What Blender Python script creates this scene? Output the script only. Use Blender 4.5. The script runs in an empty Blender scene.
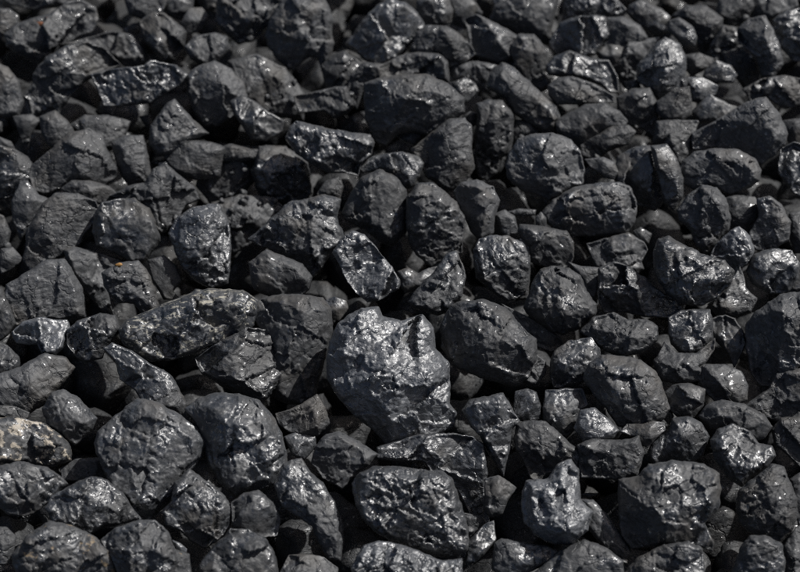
import bpy, math, random
import numpy as np
from mathutils import Vector, Matrix
from mathutils.geometry import delaunay_2d_cdt

# ---------------------------------------------------------------- camera, sky, sun, exposure
S = bpy.context.scene
COL = S.collection
W0, H0 = 800.0, 572.0
ELEV = math.radians(50)
DIST = 1.5
FOCAL, SENSOR = 87.0, 36.0
FPX = W0 * FOCAL / SENSOR
cd = bpy.data.cameras.new('camera'); cam = bpy.data.objects.new('camera', cd); COL.objects.link(cam)
cd.lens = FOCAL; cd.sensor_width = SENSOR; cd.sensor_fit = 'HORIZONTAL'; cd.clip_start = 0.05; cd.clip_end = 200
cam.location = (0, -DIST * math.cos(ELEV), DIST * math.sin(ELEV))
cam.rotation_euler = (math.pi / 2 - ELEV, 0, 0)
cd.dof.use_dof = True; cd.dof.focus_distance = 1.415; cd.dof.aperture_fstop = 7.0
S.camera = cam
S.cycles.use_denoising = False; S.cycles.filter_width = 1.1; S.cycles.max_bounces = 3; S.cycles.use_adaptive_sampling = False
CX = Vector((1, 0, 0)); CY = Vector((0, math.sin(ELEV), math.cos(ELEV))); CZ = Vector((0, -math.cos(ELEV), math.sin(ELEV)))
CL = cam.location.copy()

w = bpy.data.worlds.new('World'); S.world = w; w.use_nodes = True
nt = w.node_tree; nt.nodes.clear()
sky = nt.nodes.new('ShaderNodeTexSky'); sky.sky_type = 'NISHITA'; sky.sun_disc = False; sky.air_density = 0.8; sky.dust_density = 4.0; sky.ozone_density = 0.6
bg = nt.nodes.new('ShaderNodeBackground'); bg.inputs['Strength'].default_value = 0.05
wo = nt.nodes.new('ShaderNodeOutputWorld')
nt.links.new(sky.outputs[0], bg.inputs[0]); nt.links.new(bg.outputs[0], wo.inputs[0])
SUN = (CX * 0.55 + CY * 0.73 + CZ * 0.47).normalized()     # towards the sun
sky.sun_elevation = math.asin(SUN.z)
sky.sun_rotation = math.atan2(SUN.x, SUN.y)
sl = bpy.data.lights.new('sun', 'SUN'); sl.energy = 4.2; sl.angle = math.radians(0.6); sl.color = (1.0, 0.985, 0.955)
so = bpy.data.objects.new('sun', sl); COL.objects.link(so)
so.rotation_euler = SUN.to_track_quat('Z', 'Y').to_euler(); so.location = SUN * 5
S.view_settings.view_transform = 'Standard'; S.view_settings.look = 'None'; S.view_settings.exposure = 0.45
S.view_settings.gamma = 1; S.view_settings.use_curve_mapping = False

# ---------------------------------------------------------------- vectorised noise
def _hash(ix, iy, iz, seed):
    h = (ix * 374761393 + iy * 668265263 + iz * 2147483647 + seed * 974634777) & 0xFFFFFFFF
    h = ((h ^ (h >> 13)) * 1274126177) & 0xFFFFFFFF
    h = ((h ^ (h >> 16)) * 2246822519) & 0xFFFFFFFF
    return (h ^ (h >> 15)) & 0xFFFFFFFF
def vnoise(p, seed=0):
    """value-gradient noise in -1..1 for an (n,3) array"""
    i = np.floor(p).astype(np.int64); f = p - i
    u = f * f * f * (f * (f * 6 - 15) + 10)
    r = 0
    for dx in (0, 1):
        for dy in (0, 1):
            for dz in (0, 1):
                h = _hash(i[:, 0] + dx, i[:, 1] + dy, i[:, 2] + dz, seed)
                gx = (h & 1023) / 511.5 - 1; gy = ((h >> 10) & 1023) / 511.5 - 1; gz = ((h >> 20) & 1023) / 511.5 - 1
                d = gx * (f[:, 0] - dx) + gy * (f[:, 1] - dy) + gz * (f[:, 2] - dz)
                wgt = (u[:, 0] if dx else 1 - u[:, 0]) * (u[:, 1] if dy else 1 - u[:, 1]) * (u[:, 2] if dz else 1 - u[:, 2])
                r = r + d * wgt
    return r * 1.3

# ---------------------------------------------------------------- materials
def coal_material(name, kind=''):
    m = bpy.data.materials.new(name); m.use_nodes = True
    t = m.node_tree; t.nodes.clear(); N = t.nodes.new; L = t.links.new
    def mth(op, a, b=None, c=None, clamp=False):
        n = N('ShaderNodeMath'); n.operation = op; n.use_clamp = clamp
        for k, v in enumerate((a, b, c)):
            if v is None: continue
            if isinstance(v, (int, float)): n.inputs[k].default_value = v
            else: L(v, n.inputs[k])
        return n.outputs[0]
    def vm(op, a, b=None, scale=None):
        n = N('ShaderNodeVectorMath'); n.operation = op
        for k, v in enumerate((a, b)):
            if v is None: continue
            if isinstance(v, tuple): n.inputs[k].default_value = v
            else: L(v, n.inputs[k])
        if scale is not None:
            if isinstance(scale, (int, float)): n.inputs['Scale'].default_value = scale
            else: L(scale, n.inputs['Scale'])
        return n.outputs[0]
    def noise(v, scale, detail=3, rough=0.55):
        n = N('ShaderNodeTexNoise'); L(v, n.inputs['Vector']); n.inputs['Scale'].default_value = scale
        n.inputs['Detail'].default_value = detail; n.inputs['Roughness'].default_value = rough
        return n
    def ramp(v, a, b, lo=0.0, hi=1.0):
        n = N('ShaderNodeMapRange'); n.interpolation_type = 'SMOOTHSTEP'; L(v, n.inputs['Value'])
        n.inputs['From Min'].default_value = a; n.inputs['From Max'].default_value = b
        n.inputs['To Min'].default_value = lo; n.inputs['To Max'].default_value = hi
        return n.outputs['Result']
    def mixf(f, a, b):
        n = N('ShaderNodeMix'); n.data_type = 'FLOAT'
        for s_, v in (('Factor', f), ('A', a), ('B', b)):
            if isinstance(v, (int, float)): n.inputs[s_].default_value = v
            else: L(v, n.inputs[s_])
        return n.outputs['Result']
    def mixc(f, a, b):
        n = N('ShaderNodeMix'); n.data_type = 'RGBA'
        if isinstance(f, (int, float)): n.inputs[0].default_value = f
        else: L(f, n.inputs[0])
        for k, v in ((6, a), (7, b)):
            if isinstance(v, tuple): n.inputs[k].default_value = v + (1,)
            else: L(v, n.inputs[k])
        return n.outputs[2]
    gl = N('ShaderNodeAttribute'); gl.attribute_type = 'OBJECT'; gl.attribute_name = 'gloss'; g = gl.outputs['Fac']
    tn = N('ShaderNodeAttribute'); tn.attribute_type = 'OBJECT'; tn.attribute_name = 'tone'; tone = tn.outputs['Fac']
    oi = N('ShaderNodeObjectInfo')
    tc = N('ShaderNodeTexCoord')
    off = vm('SCALE', oi.outputs['Location'], scale=7.0)
    P = vm('ADD', tc.outputs['Object'], off)
    # large patches where vitreous coal shows through the dust
    pn = noise(P, 38, 3, 0.6).outputs['Fac']
    gg = mth('ADD', pn, mth('MULTIPLY', mth('SUBTRACT', g, 0.5), 0.42))
    patch = ramp(gg, 0.47, 0.60)
    # dust colour
    dn = noise(P, 120, 3, 0.65).outputs['Fac']
    fine = noise(P, 480, 2, 0.6).outputs['Fac']
    dusty = mixc(dn, (0.021, 0.0222, 0.0245), (0.041, 0.0425, 0.045))
    dusty = mixc(ramp(fine, 0.52, 0.72), dusty, (0.058, 0.060, 0.064))
    warm = mixc(ramp(noise(P, 25, 2).outputs['Fac'], 0.5, 0.7), dusty, (0.041, 0.039, 0.037))
    glossc = mixc(dn, (0.014, 0.0155, 0.018), (0.036, 0.039, 0.044))
    glossc = mixc(ramp(g, 0.7, 1.0), glossc, mixc(dn, (0.034, 0.037, 0.042), (0.085, 0.089, 0.096)))
    col = mixc(patch, warm, glossc)
    tv = N('ShaderNodeMix'); tv.data_type = 'RGBA'; tv.blend_type = 'MULTIPLY'; tv.inputs[0].default_value = 1
    cmb = N('ShaderNodeCombineColor'); [L(tone, cmb.inputs[k]) for k in range(3)]
    L(col, tv.inputs[6]); L(cmb.outputs[0], tv.inputs[7]); col = tv.outputs[2]
    flk = None
    if kind in ('flecks', 'ochre', 'rust', 'streaks'):
        st = N('ShaderNodeMapping'); L(P, st.inputs['Vector'])
        st.inputs['Scale'].default_value = {'streaks': (1, 3.2, 2)}.get(kind, (1, 1.5, 1))
        st.inputs['Rotation'].default_value = (0, 0, math.radians(-15 if kind == 'streaks' else 15))
        n1 = noise(st.outputs[0], {'streaks': 120, 'rust': 55}.get(kind, 95), 5, 0.65).outputs['Fac']
        lo = {'flecks': 0.525, 'ochre': 0.60, 'rust': 0.66, 'streaks': 0.55}[kind]
        flk = ramp(n1, lo, lo + 0.05)
        c1 = {'flecks': (0.40, 0.35, 0.28), 'ochre': (0.22, 0.16, 0.09), 'rust': (0.20, 0.09, 0.04), 'streaks': (0.34, 0.32, 0.26)}[kind]
        col = mixc(mth('MULTIPLY', flk, 0.62), col, c1)
    # roughness
    rn = dn
    r_d = mixf(rn, 0.52, 0.78)
    r_g = mixf(rn, 0.33, 0.60)
    rough = mixf(patch, r_d, r_g)
    if flk is not None: rough = mixf(flk, rough, 0.7)
    # fracture relief: small cleaved facets, each with its own tilt
    geo = N('ShaderNodeNewGeometry')
    rot = N('ShaderNodeVectorRotate'); rot.rotation_type = 'AXIS_ANGLE'; L(P, rot.inputs['Vector'])
    rot.inputs['Axis'].default_value = (0.4, 0.8, 0.45); L(mth('MULTIPLY', oi.outputs['Random'], 6.283), rot.inputs['Angle'])
    wv = vm('ADD', rot.outputs[0], vm('SCALE', noise(P, 220, 1).outputs['Color'], scale=0.006))
    mf = N('ShaderNodeMapping'); L(wv, mf.inputs['Vector']); mf.inputs['Scale'].default_value = (1, 1.9, 1.2)
    def facets(scale, amt):
        v = N('ShaderNodeTexVoronoi'); v.inputs['Scale'].default_value = scale; L(mf.outputs[0], v.inputs['Vector'])
        v.distance = 'CHEBYCHEV'
        c = vm('SUBTRACT', v.outputs['Color'], (0.5, 0.5, 0.5))
        return vm('SCALE', c, scale=amt)
    a0 = mixf(patch, 0.10, 0.36)
    a1 = mixf(patch, 0.07, 0.24)
    a2 = mixf(patch, 0.08, 0.22)
    bn = N('ShaderNodeBump'); L(mth('ADD', 0.35, mth('MULTIPLY', oi.outputs['Random'], 0.6)), bn.inputs['Strength']); bn.inputs['Distance'].default_value = 0.0013
    hn = noise(P, 190, 4, 0.66).outputs['Fac']
    # fracture lines: warped crack network plus bedding striations in a direction of the lump's own
    mp = N('ShaderNodeMapping'); L(rot.outputs[0], mp.inputs['Vector']); mp.inputs['Scale'].default_value = (1, 4.5, 1)
    stn = noise(mp.outputs[0], 90, 3, 0.6).outputs['Fac']
    ve = N('ShaderNodeTexVoronoi'); ve.feature = 'DISTANCE_TO_EDGE'; ve.inputs['Scale'].default_value = 62
    L(vm('ADD', P, vm('SCALE', noise(P, 70, 3, 0.6).outputs['Color'], scale=0.016)), ve.inputs['Vector'])
    ramp_on = ramp(noise(P, 45, 2).outputs['Fac'], 0.46, 0.60)
    crack = mth('MULTIPLY', mth('SUBTRACT', 1.0, ramp(ve.outputs['Distance'], 0.0, 0.05)), ramp_on)
    hh = mth('ADD', hn, mth('MULTIPLY', stn, 0.8))
    hh = mth('SUBTRACT', hh, mth('MULTIPLY', crack, 0.7))
    L(hh, bn.inputs['Height'])
    nv = vm('ADD', bn.outputs[0], facets(62, a0))
    nv = vm('ADD', nv, facets(190, a1))
    nv = vm('ADD', nv, facets(430, a2))
    nv = vm('NORMALIZE', nv)
    # single cleavage mirrors that flash in the sun
    sp = N('ShaderNodeTexVoronoi'); sp.inputs['Scale'].default_value = 520; L(wv, sp.inputs['Vector'])
    sx = N('ShaderNodeSeparateColor'); L(sp.outputs['Color'], sx.inputs[0])
    spark = mth('GREATER_THAN', sx.outputs[0], mixf(patch, 0.975, 0.86))
    rough = mixf(spark, rough, 0.26)
    b = N('ShaderNodeBsdfPrincipled'); o = N('ShaderNodeOutputMaterial')
    L(col, b.inputs['Base Color']); L(rough, b.inputs['Roughness']); L(nv, b.inputs['Normal'])
    b.inputs['IOR'].default_value = 1.6
    L(mixf(spark, mixf(patch, 0.42, 0.9), 1.0), b.inputs['Specular IOR Level'])
    L(b.outputs[0], o.inputs[0])
    return m
MAT = {k: coal_material(n, kd) for k, n, kd in (('', 'coal', ''), ('F', 'coal_cream_flecks', 'flecks'), ('S', 'coal_pale_streaks', 'streaks'),
                                                ('G', 'coal_ochre', 'ochre'), ('R', 'coal_rust', 'rust'))}
def plain(name, c, r=0.6):
    m = bpy.data.materials.new(name); m.use_nodes = True; t = m.node_tree; b = t.nodes['Principled BSDF']
    n = t.nodes.new('ShaderNodeTexNoise'); n.inputs['Scale'].default_value = 400
    x = t.nodes.new('ShaderNodeMix'); x.data_type = 'RGBA'; t.links.new(n.outputs['Fac'], x.inputs[0])
    x.inputs[6].default_value = tuple(v * 0.6 for v in c) + (1,); x.inputs[7].default_value = tuple(c) + (1,)
    t.links.new(x.outputs[2], b.inputs['Base Color']); b.inputs['Roughness'].default_value = r
    return m

# ---------------------------------------------------------------- helpers
def link(name, verts, faces, mat, smooth=True):
    me = bpy.data.meshes.new(name)
    me.vertices.add(len(verts)); me.vertices.foreach_set('co', np.asarray(verts, np.float32).ravel())
    faces = np.asarray(faces, np.int32)          # quads or triangles, all alike
    k = faces.shape[1]
    me.loops.add(faces.size); me.loops.foreach_set('vertex_index', faces.ravel())
    me.polygons.add(len(faces)); me.polygons.foreach_set('loop_start', np.arange(len(faces), dtype=np.int32) * k)
    me.update(calc_edges=True); me.validate()
    if smooth: me.polygons.foreach_set('use_smooth', np.ones(len(me.polygons), bool))
    me.materials.append(mat)
    o = bpy.data.objects.new(name, me); COL.objects.link(o)
    return o
def ray_to_plane(px, py, z):
    d = CX * ((px - W0 / 2) / FPX) + CY * (-(py - H0 / 2) / FPX) - CZ
    t = (z - CL.z) / d.z
    return CL + d * t, t                         # t = depth along the view axis

def star_centre(P):
    lo, hi = P.min(0), P.max(0); best = None
    Q = np.roll(P, -1, 0); E = Q - P; Ln = np.hypot(E[:, 0], E[:, 1]) + 1e-9
    area = 0.5 * np.sum(P[:, 0] * Q[:, 1] - Q[:, 0] * P[:, 1]); sg = 1 if area > 0 else -1
    for x in np.linspace(lo[0], hi[0], 25):
        for y in np.linspace(lo[1], hi[1], 25):
            c = sg * (E[:, 0] * (y - P[:, 1]) - E[:, 1] * (x - P[:, 0])) / Ln
            v = c.min()
            if best is None or v > best[0]: best = (v, x, y)
    return np.array(best[1:]), abs(area)

def tin(px, py, pts):
    """height of a triangulated surface over pts [(x,y,h)] at the sample positions"""
    vs = [Vector((a[0], a[1])) for a in pts]
    ov, _, tr, orig, _, _ = delaunay_2d_cdt(vs, [], [], 0, 1e-6)
    hs = [pts[o_[0]][2] if o_ else 0.5 for o_ in orig]
    out = np.full(px.shape, np.nan)
    for a, b, c in tr:
        x1, y1 = ov[a]; x2, y2 = ov[b]; x3, y3 = ov[c]
        den = (y2 - y3) * (x1 - x3) + (x3 - x2) * (y1 - y3)
        if abs(den) < 1e-9: continue
        l1 = ((y2 - y3) * (px - x3) + (x3 - x2) * (py - y3)) / den
        l2 = ((y3 - y1) * (px - x3) + (x1 - x3) * (py - y3)) / den
        l3 = 1 - l1 - l2
        ok = (l1 > -1e-4) & (l2 > -1e-4) & (l3 > -1e-4)
        out[ok] = (l1 * hs[a] + l2 * hs[b] + l3 * hs[c])[ok]
    return out

LEVEL = 0.0085
def build_lump(idx, level, gloss, flag, label, pts, inner):
    rnd = random.Random(idx * 7919 + 11); seed = idx * 13 + 5
    P = np.array(pts, float)
    c, area = star_centre(P)
    if level <= 1: P = c + (P - c) * (1.16 if level <= 0 else 1.10)
    else: P = c + (P - c) * 1.045
    # resample the outline and roughen it a little
    Q = np.roll(P, -1, 0); seg = np.hypot(*(Q - P).T); per = seg.sum()
    M = int(min(250, max(36, per * 0.85)))
    cum = np.concatenate([[0], np.cumsum(seg)]); s = np.arange(M) / M * per
    k = np.clip(np.searchsorted(cum, s, side='right') - 1, 0, len(P) - 1); f = ((s - cum[k]) / np.maximum(seg[k], 1e-9))[:, None]
    O = P[k] * (1 - f) + Q[k] * f
    O = (np.roll(O, 1, 0) + 8 * O + np.roll(O, -1, 0)) / 10
    size = math.sqrt(area)
    D = O - c; R = np.hypot(D[:, 0], D[:, 1])[:, None]
    O3 = np.column_stack([O / 9.0, np.full(M, seed * 1.7)])
    O = O + D / np.maximum(R, 1e-6) * (vnoise(O3, seed) * 1.2 + vnoise(O3 * 3, seed) * 0.6)[:, None] * min(1.2, size / 45)
    D = O - c
    rmin = np.percentile(np.hypot(D[:, 0], D[:, 1]), 12)
    T = min(max(0.36 * size + 0.45 * rmin, 4), 42)
    nB = max(4, M // 22)
    # sample points: the outline, a few rings just inside it, then an even hexagonal grid
    Nx = np.roll(O, -1, 0) - np.roll(O, 1, 0); Nx = np.column_stack([Nx[:, 1], -Nx[:, 0]]); Nx /= np.hypot(Nx[:, 0], Nx[:, 1])[:, None] + 1e-9
    if np.sum(Nx * D) > 0: Nx = -Nx
    A_ = O; B_ = np.roll(O, -1, 0); E_ = B_ - A_; L2 = (E_ ** 2).sum(1) + 1e-12
    def dist_in(p):
        d = np.empty(len(p)); inside = np.empty(len(p), bool)
        for k0 in range(0, len(p), 4000):
            q = p[k0:k0 + 4000]
            rel = q[:, None, :] - A_[None]
            tt = np.clip((rel * E_[None]).sum(2) / L2, 0, 1)
            dv = rel - tt[..., None] * E_[None]
            d[k0:k0 + 4000] = np.sqrt((dv ** 2).sum(2).min(1))
            cr = (A_[None, :, 1] > q[:, None, 1]) != (B_[None, :, 1] > q[:, None, 1])
            xi = A_[None, :, 0] + (q[:, None, 1] - A_[None, :, 1]) * E_[None, :, 0] / (E_[None, :, 1] + 1e-12)
            inside[k0:k0 + 4000] = ((cr & (q[:, None, 0] < xi)).sum(1) % 2) == 1
        return d, inside
    h = 1.3
    rings = []
    for offp in (0.45, 1.1, 2.0):
        q = O + Nx * offp; dd, ins = dist_in(q); rings.append(q[ins & (dd > offp * 0.85)])
    gy, gx = np.mgrid[O[:, 1].min():O[:, 1].max():h * 0.87, O[:, 0].min():O[:, 0].max():h]
    gx = gx + (np.arange(gx.shape[0]) % 2)[:, None] * h / 2
    G = np.column_stack([gx.ravel(), gy.ravel()]); G = G + np.random.RandomState(idx).uniform(-.18, .18, G.shape)
    dd, ins = dist_in(G); G = G[ins & (dd > 2.7)]
    allp = np.concatenate([O] + rings + [G])
    ov, _, TR, orig, _, _ = delaunay_2d_cdt([Vector(p) for p in allp.tolist()], [], [list(range(M))], 1, 1e-5)
    VV = np.array([tuple(v) for v in ov]); X = VV[:, 0].copy(); Y = VV[:, 1].copy()
    TR = np.array([t for t in TR if len(t) == 3], int)
    oidx = np.full(M, -1)
    for vi, og in enumerate(orig):
        for q in og:
            if q < M: oidx[q] = vi
    dE, _ = dist_in(VV); rimv = np.zeros(len(VV), bool); rimv[oidx] = True; dE[rimv] = 0
    w_ = min(0.27 * size, dE.max() * 0.95) + 1e-6
    xx = np.clip(dE / w_, 0, 1)
    Wd = 0.34 * np.sqrt(1 - (1 - np.minimum(xx / 0.16, 1)) ** 2) + 0.74 * xx
    # round the whole front as well, so that no lump is a flat slab
    rr = np.hypot(X - O[:, 0].mean(), Y - O[:, 1].mean()) / (size * 0.62)
    Wd = Wd * (1.02 - 0.09 * np.minimum(rr, 1.6) ** 2)
    sr = 1 - xx * 0.999
    base = rnd.uniform(0.24, 0.46)
    bnd = [(c[0] + d[0] * 1.04, c[1] + d[1] * 1.04, base + rnd.uniform(-0.08, 0.12)) for d in D[::max(1, M // 12)]]
    if inner: ip = inner
    else:
        ip = []
        for j in range(rnd.choice((3, 4, 4, 5)) if size > 14 else 2):
            a = rnd.uniform(0, 6.283); q = D[int(a / 6.2832 * M) % M] * rnd.uniform(0.25, 0.68)
            ip.append((c[0] + q[0], c[1] + q[1], rnd.uniform(0.72, 1.0)))
        ip.append((c[0] + rnd.uniform(-.1, .1) * size, c[1] + rnd.uniform(-.1, .1) * size, rnd.uniform(0.85, 1.0)))
    tn_ = tin(X, Y, bnd + ip); tn_ = np.where(np.isnan(tn_), base, tn_)
    # soft minimum of dome and facets keeps creases but rounds the rim
    kk = 0.012
    Wf = -kk * np.log(np.exp(-Wd / kk) + np.exp(-(tn_ * 1.02) / kk))
    Wf = np.where(rimv, 0.0, np.maximum(Wf, 0.0))
    # small cleavage planes, each fitted to the surface round it and sunk a little
    for j in range(int(6 + size / 9) if not inner else 8):
        a = rnd.uniform(0, 6.283); q = rnd.uniform(0.1, 0.88)
        dd = D[int(a / 6.2832 * M) % M] * q; qx, qy = c[0] + dd[0], c[1] + dd[1]
        rad = size * rnd.uniform(0.16, 0.36); dq = np.hypot(X - qx, Y - qy)
        near = (dq < rad) & (dE > 2.0)
        if near.sum() < 12: continue
        A = np.column_stack([X[near] - qx, Y[near] - qy, np.ones(near.sum())])
        co_ = np.linalg.lstsq(A, Wf[near] * T, rcond=None)[0]
        tl = 0.09
        pl = (co_[2] - rnd.uniform(-0.012, 0.010) * size + (co_[0] + rnd.gauss(0, tl)) * (X - qx) + (co_[1] + rnd.gauss(0, tl)) * (Y - qy) + np.maximum(0, dq - rad * 2.0) * 0.4) / T
        Wf = np.minimum(Wf, np.maximum(pl, 0.62 * Wf))
    Zf = Wf * T
    rk = rnd.choice((0.3, 0.55, 0.8, 1.0)) if not inner else rnd.choice((0.5, 0.75, 1.0))      # some lumps break smooth, some crumbly
    # fracture roughness: layered steps plus fine noise
    pos = np.column_stack([X, Y, Zf + seed * 31.0])
    fall = np.clip(dE / 4.0, 0.0, 1)
    am = (0.35 + 0.65 * gloss)
    n1 = vnoise(pos / 13.0, seed); n2 = vnoise(pos / 5.5, seed + 1); n3 = vnoise(pos / 2.6, seed + 2)
    ridg = 1 - np.abs(vnoise(pos / 9.0, seed + 3)) * 2.2
    sz = min(1.0, size / 45)
    Zf = Zf + fall * sz * rk * (n1 * 0.9 + n2 * 0.35 * am + n3 * 0.35 * am + np.clip(ridg, 0, 1) ** 3 * 1.2 * am)
    # chips: irregular little facets, each a plane of its own with a step to its neighbours
    rg = np.random.RandomState(seed + 500)
    wx = X + n1 * 3 + n2 * 2.2; wy = Y + vnoise(pos / 6.0 + 60, seed + 12) * 3
    for dens, amp, slp in ((650.0, 1.9, 0.24), (170.0, 0.95, 0.20), (38.0, 0.42, 0.18)):
        if dens > 600 and area < 900: continue
        K = int(min(500, max(3, area / dens * 1.3)))
        sx_ = rg.uniform(X.min(), X.max(), K); sy_ = rg.uniform(Y.min(), Y.max(), K)
        st_ = 1.0 + 0.9 * rg.rand(); ca, sa = math.cos(seed), math.sin(seed)
        ix = np.empty(len(X), int)
        for k0 in range(0, len(X), 4000):
            ex = wx[k0:k0 + 4000, None] - sx_[None]; ey = wy[k0:k0 + 4000, None] - sy_[None]
            ix[k0:k0 + 4000] = np.argmin((ex * ca + ey * sa) ** 2 + ((ey * ca - ex * sa) * st_) ** 2, 1)
        gx_, gy_, g0 = rg.normal(0, slp, K), rg.normal(0, slp, K), rg.uniform(-1, 1, K) * amp
        Zf = Zf + fall * sz * (1.0 if dens > 600 else rk) * (0.5 + 0.6 * gloss) * (g0[ix] + gx_[ix] * (wx - sx_[ix]) + gy_[ix] * (wy - sy_[ix]))
    # steps along a bedding direction
    ba = rnd.uniform(0, 3.14); bx, by = math.cos(ba), math.sin(ba)
    tcoord = (X * bx + Y * by) * 0.35 + Zf * 0.9 + n1 * 5; per_ = rnd.uniform(6, 12)
    fr = (tcoord / per_) % 1.0
    Zf = Zf + fall * sz * am * (fr - 0.5) * 1.5 * (n1 > 0.0)
    # lateral wobble so that creases are not perfectly straight
    lat = fall * sz * 0.8
    X = X + vnoise(pos / 6.0 + 40, seed + 6) * lat; Y = Y + vnoise(pos / 6.0 + 80, seed + 7) * lat
    # back half
    pb = np.linspace(math.pi / 2, 0.0, nB + 2)[1:-1]; sb = np.sin(pb)
    XB = (c[0] + np.outer(sb, D[:, 0])).ravel(); YB = (c[1] + np.outer(sb, D[:, 1])).ravel()
    ZB = -np.repeat((1 - sb ** 2.4) ** (1 / 2.4), M) * T * 0.85
    ZB = ZB + vnoise(np.column_stack([XB, YB, ZB]) / 14.0, seed + 9) * 3 * sz
    XB = np.append(XB, c[0]); YB = np.append(YB, c[1]); ZB = np.append(ZB, -T * 0.85)
    # to metres
    C, depth = ray_to_plane(c[0], c[1], level * LEVEL)
    m = depth / FPX
    ax = np.concatenate([X, XB]) - c[0]; ay = -(np.concatenate([Y, YB]) - c[1]); az = np.concatenate([Zf, ZB])
    vdir = (CL - C).normalized()
    u = (CX - vdir * CX.dot(vdir)).normalized(); v = vdir.cross(u)
    loc = np.outer(ax * m, u) + np.outer(ay * m, v) + np.outer(az * m, vdir)
    # faces
    tri = []
    j = np.arange(M); j2 = (j + 1) % M
    sgn = np.sum(D[:, 0] * np.roll(D[:, 1], -1) - np.roll(D[:, 0], -1) * D[:, 1])
    e1 = VV[TR[:, 1]] - VV[TR[:, 0]]; e2 = VV[TR[:, 2]] - VV[TR[:, 0]]
    neg = (e1[:, 0] * e2[:, 1] - e1[:, 1] * e2[:, 0]) > 0      # image y points down
    TR[neg] = TR[neg][:, ::-1]
    off = len(X)
    Bk = []
    def ringb(r): return oidx if r == 0 else off + (r - 1) * M + j
    for r in range(nB):
        A0 = ringb(r); A1 = ringb(r + 1); B0 = A0[j2]; B1 = A1[j2]
        Bk += [np.column_stack([B0, A0, A1]), np.column_stack([B0, A1, B1])]
    A0 = ringb(nB); Bk.append(np.column_stack([A0[j2], A0, np.full(M, off + nB * M)]))
    Bk = np.concatenate(Bk)
    if sgn > 0: Bk = Bk[:, ::-1]
    F = np.concatenate([TR, Bk])
    o = link('coal_lump', loc, F, MAT[flag])
    o.location = C
    o['label'] = label; o['category'] = 'coal lump'; o['group'] = 'lumps of coal in the heap'
    o['gloss'] = float(gloss); o['tone'] = rnd.choice((0.75, 0.9, 1.05, 1.2))
    return o

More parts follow.
